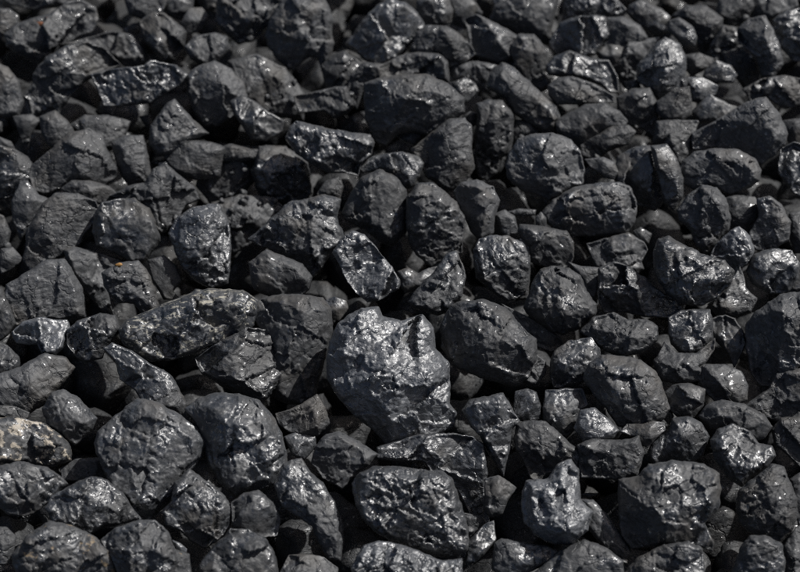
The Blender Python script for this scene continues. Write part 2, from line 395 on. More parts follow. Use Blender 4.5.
TABLE = '''
-1|.3||flat dull lump at the top edge above the knobbly lump with the rust spot|0,-7 14,4 35,9 63,6 75,0 74,-10|
1|.35|R|long knobbly grey lump with an orange rust spot on its upper side|9,33 21,24 38,18 52,14 66,4 79,2 92,9 95,21 88,33 75,37 63,44 56,49 42,62 33,56 21,52 12,44|
0|.3||small dull lump at the left end of the rust-spotted knobbly lump|0,10 9,10 17,16 17,23 9,30 0,37 -5,24|
1|.4||large arched lump curving down beside the slab with white glints|65,49 84,44 102,52 115,66 94,75 82,82 70,94 61,105 58,114 46,117 33,114 31,98 26,94 35,82 35,74 47,59|
0|.4||rounded lump with a paler blunt end behind the arched lump|65,44 89,38 112,32 130,35 140,46 144,61 133,65 122,63 112,56 98,49 88,44|
2|.75||shiny flat-fronted slab with several white glints across its face|94,75 112,70 144,66 150,61 175,66 187,75 178,86 164,94 150,103 133,105 105,105 100,91|105,75,0.8 140,70,0.85 154,66,0.9 182,75,0.6 105,102,0.6 140,102,0.75
0|.15||smooth matte rounded lump cut by the left edge, beside the arched lump|-4,66 9,72 18,84 22,102 18,114 7,117 -4,114|
0|.6||upright lump with bright vertical streaks above the slab with white glints|142,24 154,16 164,16 175,24 184,33 182,46 173,58 164,58 154,49 147,40|
-2|.3||little shaded lump left of the streaked upright lump|124,30 133,24 142,23 142,31 131,35|
0|.5||crumbly grey lump at the top edge over the streaked upright lump|126,-4 131,14 144,18 159,12 166,0 164,-7|
-1|.4||rough lump at the top edge, right of the crumbly grey one|166,-4 168,14 180,19 191,12 192,0 189,-7|
-1|.2||small plain lump just above the smooth oval lump|189,10 201,9 207,16 206,24 196,31 186,33 182,23|
1|.3||smooth oval lump lying alone above the round cracked-faced lump|186,47 196,37 214,34 226,38 228,49 217,61 206,65 192,59|
0|.5||big lump at the top edge with a glittering upper right side|222,-7 219,21 224,28 238,40 252,38 266,26 275,18 278,0 273,-10|224,21,0.5 245,21,0.9 273,7,0.6
-2|.2||tiny dim lump at the top edge between the rough lump and the glittering big one|205,-4 206,10 217,12 224,0 222,-5|
0|.25||round lump with shaded lower face at the right end of the slab with white glints|189,79 200,70 215,65 229,72 240,84 244,96 238,105 229,115 217,122 206,121 196,108 191,94|196,93,0.8 224,89,0.95 210,72,0.7
-1|.15||small upright matte splinter in the dark hollow below the glittering big lump|238,75 248,65 254,62 257,70 261,89 250,93 241,84|
0|.5||ribbed wedge with a dark left flank beside the round lump with shaded lower face|234,105 245,99 257,105 270,115 282,121 280,131 266,139 252,138 245,126 238,117|241,100,0.8 259,122,1 276,126,0.5
1|.4||arrowhead-shaped lump with a pointed top right below the slab with white glints|168,105 175,101 186,114 200,128 206,133 197,137 189,140 187,145 172,154 158,154 151,144 152,126 161,115|
-2|.3||small dim chip left of the arrowhead-shaped lump|140,117 150,115 154,126 147,128|
-1|.1||dull flat-faced lump under the arrowhead-shaped lump|168,156 175,145 191,143 210,144 222,149 219,164 217,175 196,178 178,172|
-1|.4||low ridge-like lump with one bright glint at its middle|219,150 233,145 250,150 266,149 271,152 261,159 245,161 224,161|
-1|.2||blocky lump in the shade directly beneath the slab with white glints|74,126 88,117 108,117 128,122 122,138 114,147 102,150 91,136|
0|.15||leaning dull lump under the foot of the arched lump|42,119 56,113 68,124 74,135 66,150 58,150 49,144 44,133|
-1|.15||small tooth-shaped lump right of the smooth lump cut by the left edge|14,117 31,115 38,121 30,133 26,150 22,140|
1|.15||big dull double-humped lump right of the lump with a silvery patch|37,164 49,154 70,135 88,130 100,136 105,149 114,168 114,175 102,184 84,180 66,186 49,191 38,189 34,175|
0|.15||upright dull lump against the right side of the double-humped lump|114,144 126,138 142,138 146,154 149,175 140,182 131,186 122,172 117,158|
-1|.9||tiny bright glinting chip above the star-shaped dull lump|159,163 170,161 168,170 159,170|
-2|.2||tiny dull chip left of the tiny bright glinting chip|147,163 156,161 159,167 150,170|
0|.6||lump at the left edge with a bright silvery patch|-4,147 14,152 26,159 32,168 31,182 21,191 7,196 -4,196|
0|.2||small dull lump on top of the lump with the silvery patch|-4,136 10,142 14,150 4,150 -4,149|
-1|.2||tiny lump at the left edge below the smooth matte one|-4,121 2,122 2,131 -4,133|
2|.12||tall smooth domed lump at the top edge with grey and brownish faces|279,4 288,-7 320,-7 328,7 332,21 330,31 333,42 326,63 318,58 309,55 295,66 293,70 278,58 269,46 266,35 270,21|295,-4,0.95 305,21,1 312,46,0.9 281,21,0.75 278,46,0.6
1|.85||large lump with a crinkled glossy front right of the tall domed lump|365,21 376,9 390,0 404,4 414,12 422,23 423,31 412,40 402,52 396,58 379,63 365,56 354,46 349,42 358,31|
0|.5||glossy lump at the top edge right of the crinkled glossy lump|419,2 432,-7 446,-4 451,10 449,21 438,25 428,26 419,16|
-1|.45||uneven lump at the top edge above the lump with a glinting cap|449,-4 466,-4 475,4 480,14 470,21 461,33 452,24 451,10|
1|.45||rounded lump with a sparkling white cap on its upper left|414,46 419,33 428,27 446,28 456,33 470,46 472,54 463,61 449,66 438,65 424,58 414,52|
1|.15||smooth angular wedge right of the lump with the sparkling white cap|466,21 477,16 491,23 505,30 517,37 519,46 510,58 498,62 486,58 470,52 470,38|480,19,0.8 493,38,0.9 502,56,0.8 474,46,0.7
0|.35||flat bluish lump resting behind the top of the big rough-fronted block|352,75 365,63 381,65 395,58 410,55 428,56 437,63 438,75 438,82 421,80 400,79 376,82 365,86 358,105 348,91|
3|.3||big block with rough dark front and lit grooved top, right of the pale stubby lump|365,84 379,79 400,75 424,75 446,84 461,98 462,112 451,121 435,130 424,133 410,131 398,133 386,145 376,140 367,122 365,105|365,88,0.6 400,92,1 435,91,0.8 405,115,0.95 400,131,0.8 372,119,0.4 379,136,0.4 456,105,0.6
0|.6||small shiny sliver tucked under the big rough-fronted block|396,135 404,131 424,132 426,135 414,145 407,142|
1|.45||pale stubby lump with a broken left end above the long pale lump|298,96 312,93 335,88 346,87 353,105 348,112 335,117 325,110 302,112 299,103|
2|.65||long pale glossy lump that narrows at the left, below the pale stubby lump|290,128 298,122 316,126 334,131 351,133 368,135 373,142 370,154 360,163 358,175 344,172 330,173 316,166 298,154 288,140|298,130,0.7 330,140,1 362,144,0.8 323,158,0.8
1|.6||lump with a brilliant shiny right end, right of the long pale glossy lump|360,164 376,156 400,152 416,156 422,163 418,175 410,186 402,186 395,175 382,170 365,172|
1|.2||angular block with an upright edge and a dark left flank|432,135 449,122 463,121 470,128 470,150 472,168 460,186 446,189 428,175 414,150|447,126,0.8 447,154,1 446,182,0.8 466,126,0.7 468,164,0.6
1|.3||upright lump with two lobes hanging down, right of the angular block|477,105 488,101 502,102 512,115 512,133 510,150 502,154 498,168 488,176 480,172 477,154 476,133 479,119|
0|.7||small glinting chip left of the upright two-lobed lump|463,117 470,112 476,114 476,124 470,127|
-1|.8||small shiny lump at the upper right corner of the big rough-fronted block|449,84 466,79 474,84 477,91 466,102 461,105 456,94|
-1|.4||flattish lump below the smooth angular wedge|440,70 456,63 477,62 498,65 496,79 488,91 477,88 463,80 451,82 442,79|
2|.3||long dark wedge with a lit rib slanting down to the right|490,75 502,63 513,68 527,80 541,93 555,105 560,119 555,130 543,131 530,124 513,112 504,98 488,88|499,68,0.9 520,84,1 541,105,1 552,122,0.8
0|.3||jagged upright lump right behind the long dark wedge|510,46 518,37 532,37 543,52 545,65 541,70 550,82 538,88 527,80 515,68 506,61|
0|.4||large blurred lump at the top edge left of a dark narrow cleft|494,21 499,7 513,0 541,-7 555,0 550,21 548,31 550,42 534,40 520,35 502,26|
0|.8||small bright-topped lump at the top edge above the smooth angular wedge|493,0 505,-5 512,2 505,9 498,9|
-1|.3||low lump between the two-lobed lump and the big round lump|510,131 516,121 530,121 538,130 530,136 516,145|
2|.35||biggest round ball-like lump, with a rough matte skin|510,154 518,140 532,135 552,134 569,140 579,152 583,170 581,184 571,186 558,197 550,200 534,193 520,189 508,177 507,164|
-3|.1||small shaded lump below the tall domed lump|332,75 344,72 348,86 334,86|
0|.9||bright glossy lump at the top edge right of the dark narrow cleft|566,0 564,21 572,18 590,16 611,16 620,9 608,-4 572,-7|
1|.75||shiny bumpy lump with dark left side beneath the bright glossy one at the top edge|552,42 562,24 572,19 594,16 604,18 608,35 595,52 585,58 572,52 560,54|
1|.15||smooth dull block joined end to end with the shiny bumpy lump|604,19 622,18 639,26 646,37 641,44 625,44 608,52 597,52 608,38|
-1|.1||shaded matte block below the smooth dull block|599,52 611,44 639,42 655,40 651,52 641,66 639,82 625,84 614,70 604,61|
1|.55||long crumbly lump with a glinting right end|550,66 558,58 572,52 590,59 608,61 616,75 618,91 609,91 599,84 586,79 569,77 553,75|
2|.3||smooth leaf-shaped wedge beneath the long crumbly lump|548,86 558,78 572,77 594,84 612,96 612,102 590,103 572,104 557,104 550,96|558,80,0.7 572,93,1 604,100,0.6
1|.12||broad smooth-topped lump just above the biggest round lump|558,121 569,114 586,105 604,104 618,112 625,121 623,126 609,128 597,135 583,144 572,140 560,131|
1|.15||small smooth pebble-like lump touching the right of the biggest round lump|586,160 604,158 614,163 618,172 614,179 604,177 592,168|
0|.15||dull lump wedged under the broad smooth-topped lump|583,144 599,135 611,128 625,127 632,133 625,144 609,150 595,159 585,154|
1|.85||glittering irregular lump on top of the small squared lump|655,47 664,40 678,47 684,59 684,77 688,88 674,93 660,100 650,89 639,80 639,66 648,56|
1|.1||small squared matte lump under the glittering irregular one|658,102 672,92 688,88 690,102 690,114 681,122 667,121 658,112|
0|.15||plain matte lump left of the small squared matte lump|620,98 632,91 648,90 656,105 656,121 655,136 642,126 628,122 620,112|
2|.4||small oval lump leaning in front of a curved lump near the top|669,21 679,18 692,26 697,37 695,46 684,47 676,38 669,31|
0|.15||curved hooked lump behind the small leaning oval lump|676,16 688,7 706,7 720,18 720,31 712,42 702,52 698,38 692,24 681,19|
-1|.5||speckled lump at the top left of the small leaning oval lump|632,7 642,2 660,10 670,19 667,31 653,33 639,24 630,14|
0|.7||small glittering lump right of the curved hooked lump|712,44 723,26 734,28 739,38 735,47 723,46 711,56|
-1|.4||dim upright lump at the top edge above the small glittering lump|721,0 716,18 730,28 744,21 751,7 748,-7|
-1|.4||broad flat lump at the top edge near the right corner|751,0 753,18 765,21 779,14 793,7 790,-7|
1|.45||tall narrow-waisted lump with white glints at its middle|740,31 751,21 765,19 772,31 779,46 782,63 772,79 762,75 758,59 748,49 740,42|
1|.7||pale lump cut by the right edge in the top corner|774,21 786,12 804,9 804,59 793,58 781,46 773,35|
0|.2||small dull lump right of the glittering irregular lump|686,56 698,54 711,59 712,63 702,70 692,75 686,68|
1|.4||small bean-shaped lump before the shaded hollow|706,70 716,61 730,66 736,75 732,82 716,82 704,77|
-2|.1||big dark lump sunk in shade beside the narrow-waisted lump|714,56 730,49 744,47 758,63 758,79 744,86 735,74|
0|.8||cluster-like crumbly shiny lump below the bean-shaped lump|688,79 702,79 716,86 714,94 702,102 692,100|
0|.6||low jagged lump left of the peak of the big dark pyramid|693,112 709,96 726,105 739,109 730,114 716,121 700,122|
1|.45||wide lump with a shiny side just behind the big dark pyramid|744,89 762,79 782,76 800,80 802,102 790,105 779,105 765,96 753,100|
3|.3||big dark pyramid-shaped lump with a narrow lit right face|695,133 716,122 737,108 754,100 765,98 779,115 786,133 784,144 772,156 762,163 744,159 730,152 709,150 695,149|755,102,0.8 765,126,1 774,150,0.8 730,130,0.75 702,136,0.3
1|.2||flat matte lump left of the big dark pyramid|658,122 674,121 697,122 693,140 690,154 679,168 670,147 655,144|
2|.2||long loaf-shaped lump lying under the big dark pyramid|684,161 695,152 716,149 737,150 753,159 759,170 758,180 744,189 730,194 712,186 695,189 683,182 679,172|692,159,0.8 716,164,1 748,168,0.85 720,158,1
2|.75||tall glossy bluish lump standing left of the loaf-shaped lump|651,147 667,145 676,158 683,178 683,196 674,210 664,201 660,182 655,164|
0|.55||rough dark splintery lump left of the tall bluish one|620,158 636,150 651,149 656,168 662,196 653,206 636,201 622,189 616,175|
1|.85||glittering lump at the right edge below the big dark pyramid|781,150 793,144 804,147 804,196 793,191 779,172|
-1|.15||dim flat lump at the right edge beside the big dark pyramid|782,122 804,119 804,144 790,142 784,133|
-1|.2||tiny dull chip left of the glittering irregular lump|625,82 637,80 641,89 628,91|
0|.25||pointed lump beside the heart-shaped lump|14,201 21,185 28,184 37,196 49,201 42,215 28,226 21,236 14,218|
2|.25||large heart-shaped grooved lump narrowing towards its foot|28,229 46,201 56,193 77,194 94,201 98,210 88,229 75,248 63,255 52,259 44,271 33,272 24,257 28,243|
0|.1||smooth low hump just behind the heart-shaped lump|65,190 75,182 91,182 108,187 115,194 114,201 94,203 77,196|
0|.12||star-shaped dull grey lump above the lump sprinkled with glints|117,196 133,187 147,184 154,173 166,168 175,176 189,187 195,199 182,204 175,218 164,228 156,227 150,212 133,201|
2|.6||lump sprinkled with glints on its upper left, right of the heart-shaped lump|96,215 102,204 115,200 135,199 150,210 156,226 159,240 152,250 144,262 130,262 122,255 108,248 98,245 94,232|
2|.9||tall bright silvery lump with a straight right side|170,234 178,218 194,208 217,204 226,218 230,236 229,268 227,282 210,287 196,280 184,268 177,254|196,213,0.8 210,236,1 224,218,0.8 224,278,0.75 189,250,0.85
0|.2||sloping dull slab left of the lump carrying the orange chip|66,252 74,248 102,255 121,262 112,271 103,282 107,302 112,315 105,313 91,296 79,282 70,268|
2|.35||bent lump with a small orange chip on top|103,273 119,263 138,261 147,271 154,288 160,311 144,315 133,302 121,302 112,296 105,285|105,273,0.6 136,266,0.95 130,285,0.8 150,299,0.9
1|.15||large dull squarish block left of the sloping slab|9,285 28,274 47,262 63,261 70,273 79,288 83,315 66,320 52,318 35,316 21,322 12,320 7,299|21,282,0.8 63,271,0.85 75,313,0.8 21,316,0.8
0|.4||lump cut by the left edge beside the large dull squarish block|-5,288 4,294 9,306 15,324 7,334 -5,343|
2|.9||silvery blue broken lump below the large dull squarish block|13,332 24,322 40,317 56,320 66,320 70,330 63,348 54,355 44,355 37,344 26,344 18,343|
2|.55||small faceted lump with a bright lower edge, left end of the streaked slab|67,330 80,320 100,314 114,316 120,330 108,344 102,358 86,362 75,355 68,344|82,324,0.8 105,320,0.9 91,338,1 84,358,0.6 112,330,0.8
3|.65|F|long dark slab with pale yellowish streaks along its top|122,329 130,320 150,311 172,302 196,291 217,290 241,291 257,301 255,313 252,325 238,338 217,343 196,352 175,358 154,360 136,352 126,341|140,324,0.9 175,310,1 217,297,1 245,302,0.8 210,330,0.7 158,348,0.7
2|.75||twisted wavy lump running down from under the streaked slab|105,350 115,345 133,352 150,364 164,371 173,378 187,404 182,414 168,422 150,418 145,404 136,390 122,380 117,362|
1|.5||lump with a brownish corner below the right end of the streaked slab|200,358 221,343 247,330 286,335 292,353 284,369 271,390 260,403 247,395 223,383 205,372|
-1|.3||small pale-faced lump between the orange-chip lump and the tall silvery one|150,264 164,260 175,269 180,282 172,292 180,299 164,299 154,282|
2|.15||plain brownish block left below the glossy triangular lump|250,263 267,250 287,258 302,265 311,277 309,288 300,296 275,298 255,290 251,275|265,258,0.9 290,270,1 258,285,0.7
0|.2||small angular lump near the left edge under the pointed lump|2,250 12,248 22,259 10,269 2,272 0,260|
-1|.2||dim lump cut by the left edge above the small angular one|-4,215 4,218 10,232 7,246 -4,248|
1|.4||rounded bluish lump cut by the left edge above the dull greenish lump|-5,342 7,346 18,357 19,366 10,372 -4,383|
0|.15||broad low lump above the lump with cream mineral flecks|-5,378 21,369 42,357 60,361 69,370 58,385 45,401 26,413 -5,406|
-4|.15||dark lump sunk in deep shade under the low ridge-like lump|203,160 235,150 262,150 255,175 235,200 215,205 200,185|
-3|.6||dark lump in deep shade with ribbed glints, under the long pale glossy lump|262,150 285,150 305,165 308,192 290,205 262,195 255,172|
-4|.2||dark lump in deep shade between the tall silvery lump and the glossy triangular one|215,205 240,198 270,200 285,215 262,235 235,250 225,228|
1|.55||glossy triangular lump left of the flat-topped matte block|264,229 278,215 292,203 312,200 323,196 339,201 335,218 344,238 330,250 321,264 312,273 306,264 292,255 278,250 262,243 253,238|278,218,0.7 309,208,0.9 323,201,0.9 309,246,1 312,264,0.6 337,236,0.6
0|.1||small matte chip on top of the glossy triangular lump|318,194 326,182 339,178 342,187 339,198 326,198|
2|.06||flat-topped matte block with a dark undercut front|342,213 351,194 362,178 379,170 396,178 405,190 407,212 405,232 391,246 379,240 365,229 346,220|344,214,0.55 365,219,0.85 388,224,1 391,243,0.75 365,184,0.7 396,184,0.7 365,229,0.35
3|.95||bright speckled oblong lump below the flat-topped matte block|334,254 340,243 352,232 365,236 376,248 390,266 400,280 398,288 382,299 368,302 358,294 348,282 342,268|352,236,0.8 339,254,0.8 395,282,0.8 368,297,0.8
2|.35||large rounded lump right of the flat-topped matte block|407,198 418,185 432,184 444,192 456,204 464,218 463,236 461,252 449,255 432,266 418,255 410,243 407,222|
2|.12||smooth pear-shaped lump upright beside the large rounded lump|454,192 463,182 477,180 493,187 499,201 494,215 493,232 480,240 470,229 463,212|460,190,0.7 477,187,0.9 491,201,0.8 484,215,1 484,232,0.7
3|.55||boot-shaped lump leaning up to the right below the large rounded lump|409,301 418,288 435,271 446,255 456,252 463,268 465,278 461,296 449,310 438,315 428,311 414,308|424,288,0.9 449,268,1 456,285,0.8 435,306,0.7
-1|.6||pair-lobed small glinting lump between the speckled oblong lump and the boot-shaped one|400,273 409,269 418,274 428,269 435,268 428,282 418,288 407,292 402,285|
2|.5||round lump with diagonal grooves across its face|474,250 480,240 491,236 508,236 522,243 529,257 528,278 524,294 508,301 498,296 488,287 477,278 475,264|
0|.3||small block right of the pear-shaped lump|495,215 505,211 514,217 517,231 508,235 502,232|
0|.3||thin flat chip right of the small block by the pear-shaped lump|508,212 519,209 534,210 533,215 519,216|
1|.25||grained block with layered dark front above the eight-sided lump|520,232 522,226 538,227 566,232 572,243 572,257 566,268 553,266 541,264 530,260 529,248|527,231,0.7 544,241,1 569,241,0.7 552,260,0.5
1|.3||tiny round lump perched on the grained layered block|536,217 541,212 546,218 546,227 536,227|
3|.5||very large lump with a dark splintered left flank, right of the central broken-faced lump|442,325 452,306 463,302 487,301 505,309 523,330 534,339 535,356 528,374 515,385 500,382 479,376 455,365 443,348|450,310,0.5 476,330,0.95 479,368,0.85 520,345,0.85 500,320,0.9 515,375,0.7 455,340,0.3
0|.3||thin tail-like slab behind the very large lump with the dark flank|507,308 525,317 545,327 560,340 562,346 550,350 535,345 525,330|
0|.4||small rounded lump at the lower right of the very large dark-flanked lump|535,355 545,362 545,372 538,382 528,385 522,378 530,365|
2|.15||tall matte column-like lump left of the central broken-faced lump|257,303 268,298 283,295 305,296 322,299 330,308 332,330 326,350 320,373 315,393 302,403 283,399 272,392 272,375 270,350 262,330 255,320|262,310,0.5 290,303,0.85 292,350,0.9 290,390,0.8 318,305,0.9 315,380,0.8
1|.75||small sparkling lump between the column-like lump and the central one|326,301 335,297 346,301 348,308 339,320 330,318 328,310|
3|.9||largest lump of all, broken-faced and shiny, at the centre of the heap|328,362 330,343 338,326 350,316 362,310 378,309 382,318 400,323 420,316 431,328 433,350 446,362 447,388 446,402 453,410 451,424 438,431 414,440 388,444 370,425 350,410 336,392 329,378|345,335,0.62 356,350,0.95 366,332,0.66 392,342,0.95 424,335,0.8 350,385,0.72 372,392,0.92 392,368,1 432,368,0.85 385,424,0.8 392,402,1 425,402,0.85 415,427,0.5
1|.45||large lump with a hollowed dark left half and a bulging right half|546,213 558,201 576,189 597,185 618,184 630,190 634,204 633,222 625,232 608,234 590,234 572,234 558,227 550,220|558,208,0.7 583,201,0.8 594,218,0.6 611,201,1 622,215,1
2|.3||smooth-faced lump with a glinting lower left corner below the loaf-shaped lump|678,210 688,196 702,186 716,189 726,201 730,218 728,229 718,241 707,252 697,246 692,232 681,220|688,201,0.8 711,201,1 723,226,0.8 695,222,0.85 706,246,0.6
0|.1||matte lump behind the smooth-faced lump with the glinting corner|723,201 737,197 753,199 762,208 758,222 748,232 737,229 730,226 729,215|
1|.45||curved lump near the right edge with one bright glint|758,201 770,198 781,206 789,222 788,238 777,246 765,252 754,245 751,232 760,218|
2|.95||small silvery lump tucked between the smooth-faced lump and the glossy club-shaped one|718,243 730,231 739,227 749,236 754,250 749,262 735,273 726,262 711,255|
3|.75||large glossy club-shaped lump widening to the left|655,250 660,240 670,237 684,246 702,255 723,261 732,271 730,283 716,297 702,304 683,304 670,296 660,282 655,268|660,245,0.7 674,254,1 709,274,0.95 726,274,0.7 688,296,0.7
1|.75||round glinting lump by the right edge below the curved lump|749,271 756,255 772,250 790,252 798,264 796,278 786,292 768,292 754,282|
0|.15||dull lump in the hollow left of the glossy club-shaped lump|604,246 614,238 628,235 642,243 645,250 636,266 622,268 609,259|
0|.4||tiny chip on top of the dull lump in the hollow|634,232 641,228 651,234 648,243 641,243|
1|.7||sloping ribbed lump with a shaded left end beneath the glossy club-shaped lump|600,271 614,264 628,269 646,282 660,294 674,299 678,310 664,316 642,315 625,311 604,311 599,296|608,271,0.6 625,274,1 660,302,0.8 625,302,0.5
2|.3||eight-sided flat-faced lump with a rough lower rim|534,282 541,271 552,267 569,269 581,278 586,292 595,304 594,315 580,327 562,334 548,329 532,318 525,306 530,296|541,276,0.85 555,271,0.85 580,282,0.9 581,301,1 553,320,0.95 534,299,0.9 580,320,0.6
0|.3||thin upright slab right behind the eight-sided lump|571,264 583,268 598,269 599,285 596,302 588,296 583,282|
0|.2||narrow upright lump between the grooved round lump and the eight-sided one|520,243 528,246 529,268 527,296 520,297 511,288 508,271 513,250|
2|.35||wide bluish lump lying below right of the eight-sided lump|581,332 594,318 614,313 628,320 646,320 657,327 656,341 642,352 625,357 608,352 590,339|594,324,0.8 622,334,1 642,327,0.9 650,341,0.7
1|.55||rounded speckled lump below the eight-sided lump|552,363 556,352 570,342 590,339 598,350 600,362 592,375 575,385 556,386 552,375|
2|.8||speckled square lump beneath the glossy club-shaped lump|669,318 681,311 709,310 712,320 712,338 702,352 684,355 672,344 669,334|674,315,0.8 706,313,0.9 695,341,0.9
1|.3||crumbly lump under the speckled square lump|656,362 667,344 678,355 695,355 712,341 712,352 702,366 702,380 678,383 660,380|
1|.35||fan-shaped lump with a pointed foot right of the speckled square lump|712,320 726,316 735,320 744,334 745,344 734,366 730,355 716,339|
3|.3||largest lump at the right edge, with a black left flank|748,325 757,312 781,296 805,292 830,320 830,380 800,365 790,375 775,385 762,385 752,370 748,345|760,318,0.5 778,303,0.9 790,335,1 790,365,0.8 810,310,0.9 760,350,0.4
0|.35||knobbly lump left above the largest right-edge lump|711,304 720,296 730,285 739,271 743,282 744,290 754,299 748,311 734,316 720,316|
-1|.5||dim lump cut by the right edge beside the curved lump with one glint|790,215 800,213 807,226 804,250 796,250 790,236|
0|.2||flat lump cut by the right edge above the largest right-edge lump|796,271 810,268 810,299 800,296 786,292|
2|.45||large rough many-sided lump below the wide bluish lump|585,380 590,365 603,356 620,357 640,361 655,372 663,390 668,408 660,421 640,427 618,425 608,410 595,395|600,370,0.8 640,375,0.95 620,400,1 655,400,0.8 630,420,0.6
1|.5||speckled lump right of the large rough many-sided lump|664,395 674,386 688,384 704,390 702,405 692,418 678,416 669,407|
1|.35||lump with black crinkled front left of the largest right-edge lump|695,371 705,366 725,366 740,372 746,385 745,398 735,404 715,400 705,390|
2|.35||long sloping lump just beneath the black crinkled lump|700,416 709,404 723,400 744,404 762,414 771,426 762,438 748,442 730,430 712,428|
0|.35||wide lump under the foot of the largest right-edge lump|751,404 772,390 779,376 800,372 814,393 800,418 779,418 762,414|
1|.3||bluish slanted lump cut by the right edge near the fractured glossy lump|773,430 782,419 800,418 814,442 800,466 788,454 776,444|
2|.6||lump with a smooth upper part and a glossy fractured lower part|711,440 720,430 734,425 751,433 758,444 771,446 774,456 765,467 751,477 742,486 726,477 716,460|720,435,0.8 740,438,0.95 730,460,0.95 765,454,0.8 744,477,0.7
2|.25||big smooth egg-shaped lump near the lower right corner|737,508 740,491 758,477 772,466 784,468 788,480 796,498 796,516 790,530 779,542 762,536 748,530 740,522|748,494,0.8 772,480,0.85 790,505,0.8 765,522,0.9
3|.4||block at the bottom edge under the big egg-shaped lump|732,573 742,547 751,536 765,536 781,544 784,561 782,582 737,582|746,547,0.8 765,544,0.9 751,572,0.9 779,554,0.8
1|.3||dark lump filling the lower right corner|784,547 796,530 810,522 810,582 786,582|
0|.35||lump cut by the right edge beside the big egg-shaped lump|791,480 800,474 810,477 810,522 800,526 796,512|
1|.6||lump with a bright rough middle standing on the big square-fronted block|651,452 656,440 670,432 674,421 688,418 700,424 707,437 702,454 688,462 670,463 655,464|
3|.5||big square-fronted block with a cracked face and banded dark left side|620,480 639,477 650,465 674,462 702,465 716,474 718,488 716,508 702,522 711,540 709,549 698,544 674,544 650,545 632,547 622,533 620,512|623,482,0.5 640,481,0.95 641,512,0.95 674,522,0.95 706,512,0.9 709,477,0.85 660,470,0.85 625,512,0.45 642,536,0.45 684,536,0.5
1|.35||grooved log-like lump with a yellowish left end|581,446 595,440 622,442 637,438 642,454 636,474 622,479 600,477 583,477|586,447,0.7 611,447,0.9 636,444,0.8 611,461,0.7 632,472,0.8
2|.95||small pale sugary lump above the grooved log-like lump|574,428 581,410 595,408 608,419 618,430 613,438 597,443 583,441|
1|.5||upright layered lump left of the small pale sugary lump|544,407 546,391 566,390 581,390 586,405 578,410 574,426 564,438 553,430 544,419|
1|.3||dull faceted lump touching the top of the pale comma-shaped lump|516,440 517,425 530,422 545,422 565,440 580,452 582,462 570,480 555,470 545,470 538,480 530,475 525,460 518,450|
1|.7||glossy split lump under the very large dark-flanked lump|516,393 527,390 536,393 540,407 539,418 527,421 513,419|
3|.98||pale comma-shaped lump with a thumb-like knob on its top right|524,491 527,482 548,480 558,466 571,461 578,472 580,500 592,512 586,530 572,544 555,543 538,536 525,522 522,508|530,488,0.8 552,488,0.8 569,468,0.8 572,494,0.8 583,516,0.9 558,530,1 538,516,0.9
1|.4||slanting lump with a dark right side right of the pale comma-shaped lump|583,502 595,502 608,516 620,533 630,550 625,563 604,547 588,526 590,512|
2|.3||smooth mound at the bottom edge below the pale comma-shaped lump|536,572 562,550 585,540 604,547 622,561 622,582 538,582|
1|.55||flat triangular wedge at the bottom edge pointing right|496,544 502,540 522,544 545,547 556,552 544,563 526,572 505,578 493,568|
2|.5||oval lump at the bottom edge below the big square-fronted block|625,573 639,558 664,545 688,542 702,549 704,568 702,586 625,586|
2|.4||small claw-shaped lump right of the small pale sugary lump|620,432 628,424 642,424 653,421 664,423 665,430 656,438 648,447 639,444 636,437|
0|.3||tiny lump at the lower right of the large rough many-sided lump|660,414 669,407 673,416 669,424|
-2|.3||thin pale-edged sliver in the black gap right of the comma-shaped lump|581,494 590,493 598,494 590,497|
1|.05||plain matte wedge under the foot of the column-like lump|278,414 295,409 316,396 325,409 328,423 318,435 306,435 292,432 281,424|298,410,0.8 316,404,0.9 316,424,1
0|.85||small lump with a white glint beneath the plain matte wedge|286,438 298,432 314,437 314,447 304,458 293,454|
2|.25||cube-like lump standing on its corner below the central lump|316,447 326,435 339,432 351,438 365,446 376,454 368,465 354,474 342,489 335,484 323,477 312,463|320,446,0.5 335,437,0.9 349,451,1 339,480,0.7 365,456,0.8 330,460,0.5
1|.8||long-armed lump arching over a black hollow below the central lump|383,458 383,447 400,442 421,435 449,434 470,437 481,444 484,463 484,484 486,517 470,512 460,491 449,474 432,470 428,461 418,460 400,461|
3|.8||big block with a wide bright cracked front and a narrow bluish right face|354,484 362,474 376,468 400,468 428,472 442,472 451,480 460,505 467,530 466,547 456,556 435,554 414,547 393,540 376,530 365,519 358,505|362,480,0.7 400,474,0.9 439,475,0.9 435,512,1 446,549,0.8 379,505,0.9 400,536,0.8 463,540,0.5
2|.5||elongated lump tapering down to the right beside the big bright-fronted block|276,486 284,465 302,460 311,474 323,484 334,502 342,519 344,540 340,559 328,558 318,540 312,526 298,516 283,507|
1|.4||low lump at the bottom edge under the elongated tapering lump|281,573 290,556 306,555 323,558 335,568 334,582 281,582|
3|.85||wide glossy lump at the bottom edge beneath the big bright-fronted block|354,568 365,547 381,542 400,545 421,552 442,561 460,559 461,572 456,582 358,586|
1|.5||small upright lump right of the big bright-fronted block near the bottom|466,561 470,540 484,526 493,522 495,540 484,554 475,561|
-1|.3||dark chip at the lower right corner of the big bright-fronted block|465,514 480,517 484,522 470,536 466,530|
1|.55||small triangular lump between the long-armed lump and the comma-shaped one|486,480 498,476 509,483 515,488 508,498 502,512 491,515 484,508|
2|.9||shiny V-shaped lump pointing down, above the long-armed lump|463,410 470,400 491,396 503,393 512,410 519,421 512,428 510,446 505,463 503,474 498,466 488,452 480,435 470,424|470,405,0.7 498,404,1 494,428,0.95 503,456,0.7
2|.5|F|lump at the left edge with cream mineral flecks across its front|-7,418 18,418 42,423 59,435 69,447 69,460 52,466 28,463 0,465 -7,463|0,421,0.8 42,432,0.9 59,449,0.9 21,452,1
